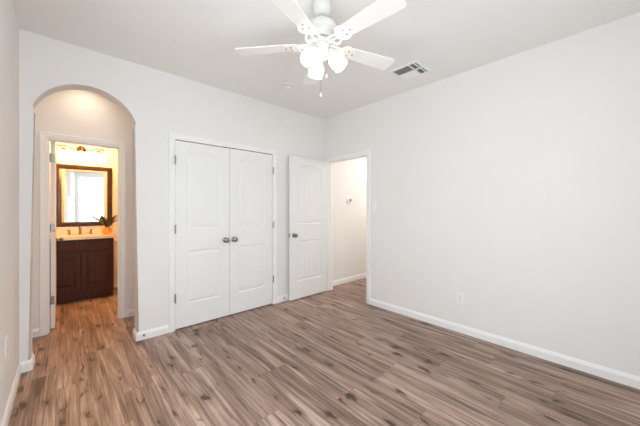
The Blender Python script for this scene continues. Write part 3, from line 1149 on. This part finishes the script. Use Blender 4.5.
# vanity light: scrolled bar with a rosette and three glass shades
vl = thing('vanity_light', 'dark gold scroll vanity light with three lit glass shades above the mirror', 'wall light', (0.185, BY1, 2.225))
bm = bmesh.new()
lathe(bm, [(0.0, 0.0005), (0.050, 0.0005), (0.054, 0.006), (0.044, 0.014), (0.036, 0.016), (0.030, 0.024), (0.012, 0.032), (0.0, 0.034)], 28, Matrix.Rotation(PI / 2, 4, 'X'))
for k in range(10):
    a = 2 * PI * k / 10
    lathe(bm, [(0.0, -0.010), (0.010, -0.004), (0.010, 0.004), (0.0, 0.010)], 8, Matrix.Translation((0.046 * math.cos(a), -0.012, 0.046 * math.sin(a))))
finish('backplate', bm, M['scroll'], vl, True, 40)
bm = bmesh.new()
for s_ in (-1, 1):
    p = []
    for k in range(25):
        t_ = k / 24
        p.append((s_ * (0.03 + 0.225 * t_), -0.045, 0.020 * math.sin(t_ * 2 * PI * 0.95 + PI) + 0.010))
    tube(bm, p, 0.0075, 8)
    e = p[-1]
    tube(bm, [(e[0] + s_ * (0.016 * math.sin(q_)), -0.045, e[2] + 0.016 - 0.016 * math.cos(q_)) for q_ in [i * 0.45 for i in range(10)]], [0.006 - 0.0003 * i for i in range(10)], 8)
tube(bm, [(0, -0.020, 0.0), (0, -0.045, 0.0)], 0.010, 10)
tube(bm, [(-0.035, -0.045, 0.004), (0.035, -0.045, 0.004)], 0.006, 8)
finish('arm', bm, M['scroll'], vl, True, 50)
for dx in (-0.205, 0.0, 0.205):
    bm = bmesh.new()
    lathe(bm, [(0.0, -0.002), (0.010, -0.004), (0.024, -0.018), (0.028, -0.034), (0.022, -0.036), (0.0, -0.036)], 20, Matrix.Translation((dx, -0.060, 0)))
    finish('socket_cup', bm, M['scroll'], vl, True, 40)
    bm = bmesh.new()
    pr = [(0.024, -0.037), (0.034, -0.050), (0.046, -0.075), (0.054, -0.105), (0.060, -0.128)]
    lathe(bm, pr + [(r - 0.003, z) for r, z in reversed(pr)], 28, Matrix.Translation((dx, -0.060, 0)), cap=False)
    finish('glass_shade', bm, M['vshade'], vl, True, 50)['label'] = 'lit warm glass shade'

# potted plant on the counter
pp = thing('potted_plant', 'dark green spiky plant in a round ochre vase on the vanity', 'plant', (0.475, 5.37, TOPZ + 0.0005))
bm = bmesh.new()
pr = [(0.034, 0), (0.048, 0.006), (0.060, 0.030), (0.062, 0.055), (0.054, 0.082), (0.040, 0.098), (0.034, 0.106), (0.037, 0.114)]
lathe(bm, [(0, 0)] + pr + [(0.033, 0.114), (0.030, 0.104), (0.0, 0.100)], 28)
finish('vase', bm, M['vase'], pp, True, 50)
leafspec = [(-1.0, 0.06, 0.29, 0.27), (-0.55, -0.5, 0.14, 0.30), (-0.2, -0.3, 0.12, 0.24), (0.15, 0.2, 0.12, 0.25), (0.5, -0.2, 0.17, 0.27), (1.0, 0.1, 0.20, 0.20), (0.75, -0.6, 0.17, 0.21), (-0.7, 0.7, 0.17, 0.17), (0.3, 0.9, 0.13, 0.20), (-0.35, -0.9, 0.16, 0.20), (0.05, -0.9, 0.1, 0.26)]
for (dx, dy, reach, ht) in leafspec:
    # dx along the picture's horizontal, dy towards/away
    d_ = Vector((math.cos(math.radians(-42.5)) * dx - math.sin(math.radians(-42.5)) * dy * 0.6, math.sin(math.radians(-42.5)) * dx + math.cos(math.radians(-42.5)) * dy * 0.6, 0)).normalized()
    side = Vector((-d_.y, d_.x, 0))
    bm = bmesh.new()
    prev = None
    nseg = 9
    for k in range(nseg + 1):
        t_ = k / nseg
        p = d_ * (0.008 + 1.12 * reach * (t_ ** 1.25)) + Vector((0, 0, 0.095 + 1.08 * ht * (t_ - 0.30 * t_ * t_)))
        wdt = 0.019 * (0.6 + 0.9 * math.sin(min(1, t_ * 1.15) * PI * 0.85)) * (1 - 0.85 * t_ ** 4) * 0.95
        th = 0.005 * (1 - 0.7 * t_)
        nrm = Vector((0, 0, 1)) - d_ * 0.6
        nrm.normalize()
        ring = [bm.verts.new(p + side * wdt + nrm * 0.003), bm.verts.new(p - nrm * th), bm.verts.new(p - side * wdt + nrm * 0.003), bm.verts.new(p + nrm * th * 0.5)]
        if prev:
            for j in range(4):
                bm.faces.new((prev[j], prev[(j + 1) % 4], ring[(j + 1) % 4], ring[j]))
        else:
            bm.faces.new(ring)
        prev = ring
    bm.faces.new(prev)
    finish('leaf', bm, M['leaf'], pp, True, 60)

# hand towel on a ring at the left bathroom wall
tr = thing('towel_ring', 'gold towel ring on the bathroom wall beside the mirror', 'towel ring', (BX0, 5.46, 1.40))
bm = bmesh.new()
lathe(bm, [(0.0, 0.0005), (0.022, 0.0005), (0.022, 0.006), (0.010, 0.010), (0.008, 0.052), (0.0, 0.054)], 16, Matrix.Rotation(PI / 2, 4, 'Y'))
finish('mount', bm, M['bronze'], tr, True, 40)
bm = bmesh.new()
tube(bm, [(0.062, 0.065 * math.sin(q_), -0.060 + 0.065 * math.cos(q_)) for q_ in [2 * PI * i / 28 for i in range(29)]], 0.0045, 8)
finish('ring', bm, M['bronze'], tr, True, 50)
bm = bmesh.new()
secs = []
for k in range(13):
    t_ = k / 12
    z = 1.276 - 0.235 * t_
    wv = 0.040 + 0.016 * t_
    th = 0.018 + 0.004 * math.sin(t_ * 4)
    ring = []
    for j in range(20):
        a = 2 * PI * j / 20
        rip = 1 + 0.12 * math.sin(a * 5 + t_ * 2)
        ring.append(bm.verts.new((BX0 + 0.078 + th * math.cos(a) * rip, 5.46 + wv * math.sin(a), z)))
    secs.append(ring)
for a, b in zip(secs, secs[1:]):
    for j in range(20):
        bm.faces.new((a[j], a[(j + 1) % 20], b[(j + 1) % 20], b[j]))
bm.faces.new(secs[0])
bm.faces.new(secs[-1])
tag(finish('hand_towel', bm, M['towel'], None, True, 60), 'cream hand towel hanging from the gold ring in the bathroom', 'towel')


# ------------------------------------------------------------------ unseen ceiling lights, placed to light the side rooms
def downlight(x, y, label, power, col, r=0.13, spread=PI):
    t = thing('unseen_ceiling_light', label, 'ceiling light', (x, y, H))
    bm = bmesh.new()
    lathe(bm, [(r, -0.0005), (r + 0.012, -0.006), (r + 0.010, -0.022), (r - 0.004, -0.024), (r - 0.004, -0.0005)], 32)
    finish('rim', bm, M['nickel'], t, True, 40)
    bm = bmesh.new()
    lathe(bm, [(r - 0.006, -0.008), (r - 0.012, -0.034), (r * 0.6, -0.050), (0.0, -0.058)], 32, cap=False)
    finish('diffuser', bm, M['lampglass'], t, True, 60)
    area('unseen_light_glow', (x, y, H - 0.062), (0, 0, 0), 0.22, 0.22, power, col, False, 'DISK', spread)


downlight(0.16, 3.83, 'unseen round ceiling light of the small passage behind the arch', P_VEST, (1.0, 0.78, 0.56), spread=math.radians(150))  # out of view; placed for the glow above the bathroom doorway
downlight(0.30, 5.15, 'added round ceiling light of the bathroom, out of view', P_BATH, (1.0, 0.49, 0.17))  # added out of view; throws warm light through the doorway onto the floor
downlight(4.65, 2.50, 'added round ceiling light of the hall, out of view', P_HALL, (1.0, 0.94, 0.88))  # added out of view to brighten the hall wall
